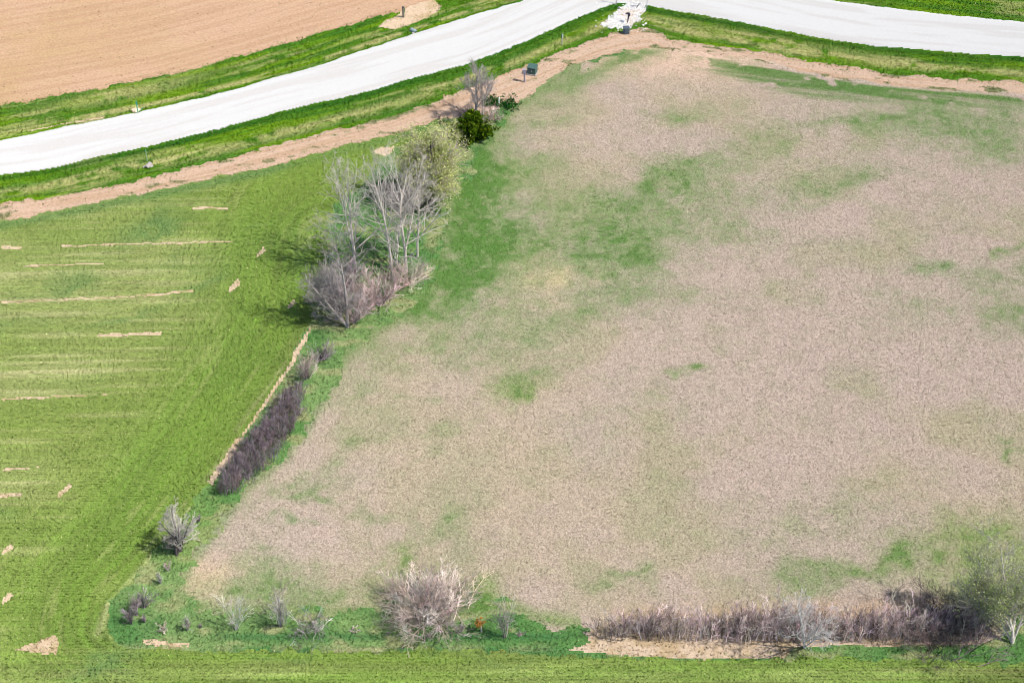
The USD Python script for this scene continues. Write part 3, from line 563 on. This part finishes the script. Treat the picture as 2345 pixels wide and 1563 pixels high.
shrub('shrub', 'large round bush with radiating beige twigs in the bottom margin', 985, 1400, 140, 92, 41, 210, TWIG_BUSH, sub=9, subsub=4, lean=74, foot=.4, r=.03)
shrub('shrub', 'dark brushy shrub in the shade of the budding tree at the hedge end', 2165, 1455, 190, 100, 42, 90, TWIG_DARK, sub=8, subsub=5, lean=50, foot=.4)
shrub('shrub', 'small plum shrub at the top end of the long thicket', 737, 822, 54, 44, 43, 26, TWIG_PLUM, lean=50)
shrub('shrub', 'narrow rose-brown shrub just above the long thicket', 702, 866, 46, 54, 44, 26, TWIG_ROSE, lean=45)
shrub('shrub', 'dark bushy foot growth round the lone small tree', 412, 1262, 40, 54, 45, 20, TWIG_PLUM, lean=40)
shrub('shrub', 'purple shrub, topmost and widest of the corner group', 331, 1390, 28, 34, 46, 14, TWIG_PLUM, lean=35)
shrub('shrub', 'upright dark stalky shrub in the middle of the corner group', 314, 1408, 14, 36, 47, 12, TWIG_PLUM, lean=20, r=.04)
shrub('shrub', 'upright dark stalky shrub, lowest left of the corner group', 301, 1428, 13, 32, 48, 12, TWIG_PLUM, lean=20, r=.04)
shrub('shrub', 'tiny dark shrub between the corner stalks', 333, 1424, 10, 18, 49, 8, TWIG_PLUM, lean=25)
shrub('shrub', 'low pinkish dead weed clump right of the corner shrubs', 376, 1440, 22, 18, 50, 10, TWIG_TAN, lean=50)
shrub('shrub', 'thin grey weed stalks in the left end of the bottom margin', 429, 1442, 14, 30, 51, 8, TWIG_GREY, lean=25)
shrub('shrub', 'small dark weed in the green of the bottom margin', 460, 1434, 12, 10, 52, 7, TWIG_PLUM, lean=45)
shrub('shrub', 'wispy pale grey shrub, leftmost of the bottom margin', 540, 1440, 46, 74, 53, 12, TWIG_PALE, lean=30, r=.02)
shrub('shrub', 'pale grey shrub with dark stem leaning left above the bottom margin', 645, 1432, 44, 72, 54, 16, TWIG_GREY, lean=32)
shrub('shrub', 'loose brown weed thicket left of the large round bush', 712, 1440, 82, 44, 55, 60, TWIG_GREY, lean=45, foot=.5, r=.012, sub=5, subsub=2)
shrub('shrub', 'low dead brush clump midway along the bottom margin', 812, 1443, 34, 12, 56, 14, TWIG_TAN, lean=65, foot=.2)
shrub('shrub', 'tiny grey weed right of the large round bush', 1057, 1446, 12, 20, 57, 7, TWIG_GREY, lean=30)
shrub('shrub', 'wispy grey shrub with lilac foot right of the orange-leaved sapling', 1156, 1458, 28, 70, 58, 14, TWIG_GREY, lean=25, r=.022)
shrub('shrub', 'low flat dead brush left of the hedge', 1192, 1450, 34, 14, 59, 14, TWIG_ROSE, lean=65, foot=.2)
shrub('shrub', 'small dark weed beside the wheat corner above the lone tree', 456, 1192, 14, 16, 60, 8, TWIG_PLUM, lean=40)
shrub('shrub', 'sparse brown weed in the margin below the lone tree', 385, 1305, 20, 18, 61, 8, TWIG_TAN, lean=45)
shrub('shrub', 'thin grey weed on the margin, second below the lone tree', 368, 1335, 14, 22, 62, 7, TWIG_GREY, lean=30)
# sapling with dead orange leaves
R_ = np.random.default_rng(71); g = at(1103, 1446); t = thing('sapling', 'pale stemmed sapling with a ball of orange dead leaves', 'sapling', (g[0], g[1], gz(g[0], g[1])))
W = Wood(); W.add(XP([(0, 0, -.05), (-.03, 0, .5), (-.12, 0, 1.0), (-.2, 0, 1.35)]), XP([.07, .055, .045, .02]), 6)
tips = []
for k in range(22):
    p, r_ = branch(R_, XP([-.13, 0, 1.0]), R_.normal(0, 1, 3) + XP([0, 0, .5]), R_.uniform(.2, .4), .015, .006, 2, .15, .1); W.add(p, r_, 3); tips += [p[-1], p[1]]
obj('trunk', W.mesh(), BARK_PALE, t); m_, c_ = leaves(R_, tips, .07, 6, XP([pal(226, 160, 70), pal(200, 130, 50), pal(236, 184, 104)]), .06); obj('crown', m_, LEAF, t, tint=c_)

# thickets nobody could count the stems of
def thicket(name, label, poly, n, h, mats, seed, r=.022, lean=22, sub=5, subsub=3, hvar=.3, sv=.45):
    R_ = np.random.default_rng(seed); poly = XP(poly, float); WW, tips = [Wood() for _ in mats], []
    us, vs = R_.uniform(poly[:, 0].min(), poly[:, 0].max(), n * 6), R_.uniform(poly[:, 1].min(), poly[:, 1].max(), n * 6)
    k = inside(poly, us, vs); us, vs = us[k][:n], vs[k][:n]
    c = at(us.mean(), vs.mean())
    for q_, (u, v) in enumerate(zip(us, vs)):
        W = WW[q_ % len(WW)]; W.shade = shades(R_, sv); g = at(u, v); az = R_.uniform(0, 2 * np.pi); el = math.radians(lean) * R_.random()
        d = XP([math.cos(az) * math.sin(el), math.sin(az) * math.sin(el), math.cos(el)])
        hh = h * R_.uniform(1 - hvar, 1 + hvar) * (.75 + .5 * float(noise2(XP([g[0] / 1.6]), XP([g[1] / 1.6]), 77)[0]))
        bp, br = branch(R_, XP([g[0] - c[0], g[1] - c[1], float(gz(g[0], g[1])) - .05]), d, hh, r, .01, 3, .12, .05); W.add(bp, br, 3)
        grow(R_, bp, br, 0, [(sub, .45, 38, .1, .3), (subsub, .5, 40, .05, .2)], W, tips)
    t = thing(name, label, 'thicket', (c[0], c[1], 0)); tag(t, kind='stuff')
    for W, mt in zip(WW, mats): obj('stems', W.mesh(), mt, t, tint=W.tints())
thicket('sumac_thicket', 'long dark plum-coloured thicket of leafless stems along the crop edge', [(503, 1138), (545, 1132), (600, 1085), (650, 1030), (690, 960), (697, 900), (690, 880), (655, 910), (600, 985), (545, 1050), (512, 1100)], 680, 1.3, (TWIG_PLUM, TWIG_DARK, TWIG_PLUM, TWIG_PLUM), 81, sub=7, hvar=.2, sv=.3, r=.018)
thicket('hedge', 'long purplish brown leafless hedge along the bottom right field edge', [(1345, 1458), (1400, 1468), (1800, 1472), (2250, 1470), (2250, 1432), (1800, 1428), (1420, 1436)], 1150, 1.85, (TWIG_HEDGE, TWIG_ROSE, TWIG_DARK, TWIG_HEDGE, TWIG_BEIGE), 82, sub=6, subsub=2, hvar=.35, r=.026, sv=.4)

# ------------------------------------------------------------------ small made things
def box(sx, sy, sz, c=(0, 0, 0), bev=.03):
    b = trimesh.creation.box((sx, sy, sz)); v = b.vertices
    pts = []
    for p in v:
        for k in range(3):
            q = p.copy()
            for j in range(3):
                if j != k: q[j] -= np.sign(q[j]) * bev
            pts.append(q)
    h = trimesh.convex.convex_hull(np.array(pts)); h.apply_translation(c); return h
def cyl(r, h, c=(0, 0, 0), n=16, r2=None):
    a = np.arange(n) * 2 * np.pi / n; r2 = r if r2 is None else r2
    e = min(.012, r * .3); P = [(r, 0), (r2, h - e), (r2 - e, h)]
    V = np.vstack([np.stack([np.cos(a) * q, np.sin(a) * q, np.full(n, z)], 1) for q, z in P])
    m = trimesh.convex.convex_hull(V); m.apply_translation(c); return m
def slant(m, k):
    m = m.copy(); m.vertices[:, 2] += m.vertices[:, 1] * k * (m.vertices[:, 2] > m.bounds[:, 2].mean()); return m
def spot(u, v): g = at(u, v); return (g[0], g[1], float(gz(g[0], g[1])))

t = thing('transformer_box', 'green pad-mounted utility box on the dirt track beside the grey pedestal', 'utility box', spot(1219, 168), rz=-18)
obj('base', box(1.05, .95, .12, (0, 0, .06), .02), CONCRETE, t); obj('cabinet', slant(box(.92, .8, .72, (0, 0, .48), .04), .12), GREEN_BOX, t)
obj('lid', slant(box(.98, .88, .07, (0, 0, .885), .02), .12), GREEN_BOX, t); obj('door', box(.40, .02, .5, (-.21, -.412, .44), .008), GREEN_BOX, t); obj('door', box(.40, .02, .5, (.21, -.412, .44), .008), GREEN_BOX, t)
obj('handle', box(.04, .05, .14, (.03, -.44, .5), .01), STEEL, t)
t = thing('utility_box', 'dark slate utility box at the corner of the dirt track by the white stones', 'utility box', spot(1434, 76), rz=12)
obj('cabinet', box(.62, .55, .72, (0, 0, .36), .04), DARK_BOX, t); obj('lid', box(.68, .61, .06, (0, 0, .752), .02), DARK_BOX, t); obj('door', box(.5, .02, .56, (0, -.286, .36), .008), DARK_BOX, t); obj('handle', box(.04, .04, .12, (.18, -.315, .4), .01), STEEL, t)
t = thing('pedestal', 'grey utility pedestal with a wider head on the dirt track', 'pedestal', spot(1201, 187))
obj('post', box(.17, .17, 1.1, (0, 0, .52), .02), GREY_MET, t); obj('head', box(.36, .30, .42, (-.02, 0, 1.26), .03), GREY_MET, t); obj('cap', box(.40, .34, .05, (-.02, 0, 1.492), .015), GREY_MET, t); obj('collar', box(.23, .23, .05, (0, 0, .06), .01), GREY_MET, t)
t = thing('wooden_post', 'dark weathered post on bare ground at the tilled field edge', 'post', spot(924, 40))
obj('post', cyl(.13, 1.3, (0, 0, -.05), 12, .115), WOOD, t); obj('board', box(.09, .08, .62, (.15, .02, .9), .01), plain('mossy_board', (.12, .16, .07), .9, .4, 7.0), t); obj('cap', cyl(.14, .05, (0, 0, 1.252), 12, .12), BLACK, t)
t = thing('marker_post', 'slim green marker post with white top on the south verge', 'marker', spot(1287, 103))
obj('post', cyl(.045, .95, (0, 0, 0), 10), STEEL, t); obj('sleeve', cyl(.085, .55, (-.02, 0, .92), 12), plain('dark_green', (.05, .10, .06), .6, .2, 5.0), t); obj('reflector', box(.075, .02, .5, (.06, -.085, 1.2), .006), WHITE, t)
t = thing('marker_post', 'teal marker post beside a round pale bare spot on the north verge', 'marker', spot(316, 259))
obj('post', cyl(.05, 1.0, (0, 0, 0), 10), TEAL, t); obj('sleeve', cyl(.075, .42, (0, 0, .95), 10), TEAL, t); obj('stay', trimesh.util.concatenate([cyl(.03, .9, (0, 0, 0), 6)]).apply_transform(trimesh.transformations.rotation_matrix(.8, (0, 1, 0), (0, 0, 0))), TEAL, t)
a = np.arange(28) * 2 * np.pi / 28
rr = .55 * (1 + .15 * np.sin(3 * a) + .08 * np.sin(7 * a + 1)); pv = np.vstack([np.stack([rr * np.cos(a), rr * np.sin(a), np.full(28, -.05)], 1), np.stack([rr * .8 * np.cos(a), rr * .8 * np.sin(a), .08 + .02 * np.cos(5 * a)], 1), [[0, 0, .13]]])
pf = [(i, (i + 1) % 28, 28 + (i + 1) % 28) for i in range(28)] + [(i, 28 + (i + 1) % 28, 28 + i) for i in range(28)] + [(28 + i, 28 + (i + 1) % 28, 56) for i in range(28)]
mound = trimesh.Trimesh(pv, pf, process=False)
m2 = mound.copy(); g = spot(311, 252); tag(obj('soil_mound', (m2.vertices + XP(g), m2.faces), plain('pale_soil', (.5, .38, .26), .95, .2, 4.0), smooth=True), 'small round mound of pale soil beside the teal marker', 'mound')
t = thing('marker_stake', 'thin pale green marker stake in the south verge beside a grey drain stone', 'marker', spot(337, 368))
obj('stake', cyl(.035, 1.3, (0, 0, -.05), 8), plain('sage', (.16, .26, .17), .6, .2, 5.0), t); obj('cap', cyl(.055, .12, (0, 0, 1.25), 8), TEAL, t)
def rock(R_, s):
    p = R_.normal(0, 1, (14, 3)); p /= np.linalg.norm(p, axis=1, keepdims=True); p *= XP(s) * R_.uniform(.75, 1.1, (14, 1)); return trimesh.convex.convex_hull(p)
def drain(label, u, v, rz, mat, seed):
    R_ = np.random.default_rng(seed); t = thing('drain_end', label, 'drain', spot(u, v), rz=rz)
    o, i_ = cyl(.33, .9, (0, 0, 0), 18), None
    ring = trimesh.creation.annulus(.15, .21, .7, sections=18); ring.apply_transform(trimesh.transformations.rotation_matrix(math.pi / 2 - .18, (0, 1, 0))); ring.apply_translation((0, 0, .12))
    obj('pipe', ring, mat, t); obj('headstone', rock(R_, (.34, .24, .12)).apply_translation((.1, -.32, .03)), CONCRETE, t); obj('headstone', rock(R_, (.26, .2, .11)).apply_translation((-.25, .28, .03)), CONCRETE, t)
drain('grey concrete drain end in the south verge below the road', 340, 380, 62, CONCRETE, 91)
drain('pale drain end with bluish pipe in the north verge near the wooden post', 947, 72, 140, plain('blue_grey', (.16, .21, .22), .6, .2, 4.0), 92)
t = thing('sign_post', 'thin dark sign post at the road corner left of the white stones', 'sign post', spot(1411, 11))
obj('post', cyl(.05, 2.4, (0, 0, -.05), 8), GREY_MET, t); obj('sign', box(.6, .03, .5, (0, -.065, 2.15), .008), STEEL, t)
t = thing('sign_post', 'thin pale sign post at the road corner right of the white stones', 'sign post', spot(1481, 20))
obj('post', cyl(.035, 2.6, (0, 0, -.05), 8), STEEL, t); obj('sign', box(.6, .03, .6, (0, -.055, 2.3), .008), STEEL, t)
t = thing('riser_pipe', 'black pipe riser with bent head standing in the white stones', 'pipe', spot(1437, 52))
W = Wood(); W.add(XP([(0, 0, -.05), (.05, 0, .5), (.11, 0, .95)]), XP([.05, .075, .10]), 10); obj('pipe', W.mesh(), BLACK, t, smooth=True)
W = Wood(); W.add(XP([(.14, 0, .86), (.13, 0, 1.12), (-.02, 0, 1.17), (-.3, 0, 1.06)]), XP([.14, .17, .12, .03]), 10); obj('head', W.mesh(), BLACK, t, smooth=True)
g = spot(1461, 15); W = Wood(); W.add(XP([(-.2, -.5, .07), (0, 0, .1), (.2, .45, .08)]) + XP(g), XP([.05, .06, .04]), 6); tag(obj('stick', W.mesh(), BLACK), 'short dark stick lying on the white stones at the road edge', 'stick')
t = thing('wooden_stake', 'white stake beside the weeds at the fallow field corner', 'stake', spot(1143, 241))
obj('stake', box(.09, .07, .95, (0, 0, .42), .015), WHITE, t); obj('tip', box(.07, .05, .08, (0, 0, .938), .02), WHITE, t)
R_ = np.random.default_rng(93); st = []
while len(st) < 700:
    u, v = R_.uniform(1362, 1482), R_.uniform(0, 74)
    e_ = at(u, v)
    if not inside(gravel_p * XP([1, 1]) , XP([u]), XP([v]))[0] and R_.random() > .04: continue
    s = R_.uniform(.05, .12) * (1.7 if R_.random() < .12 else 1); q = rock(R_, (s, s, s * .7)); q.apply_translation((e_[0], e_[1], float(gz(e_[0], e_[1])) + s * .2)); st.append(q)
tag(obj('stones', trimesh.util.concatenate(st), STONE), 'white limestone rocks spilling from the road corner into the ditch', 'stones', kind='stuff')
# dark green weed clump by the stake
R_ = np.random.default_rng(95)
for (u, v, wpx, lab) in [(1125, 236, 40, 'dark green leafy weed clump left of the white stake'), (1165, 240, 46, 'dark green leafy weed clump right of the white stake')]:
    g = spot(u, v); w = wpx / ppm(g[1]); tips = [XP([R_.normal(0, w / 4), R_.normal(0, w / 3.2), R_.uniform(.05, .35)]) for k in range(150)]
    m_, c_ = leaves(R_, tips, .11, 4, XP([pal(44, 104, 40), pal(70, 130, 50), pal(34, 84, 40)]), .08)
    t = thing('weed_clump', lab, 'weeds', g); obj('leaves', m_, LEAF, t, tint=c_)
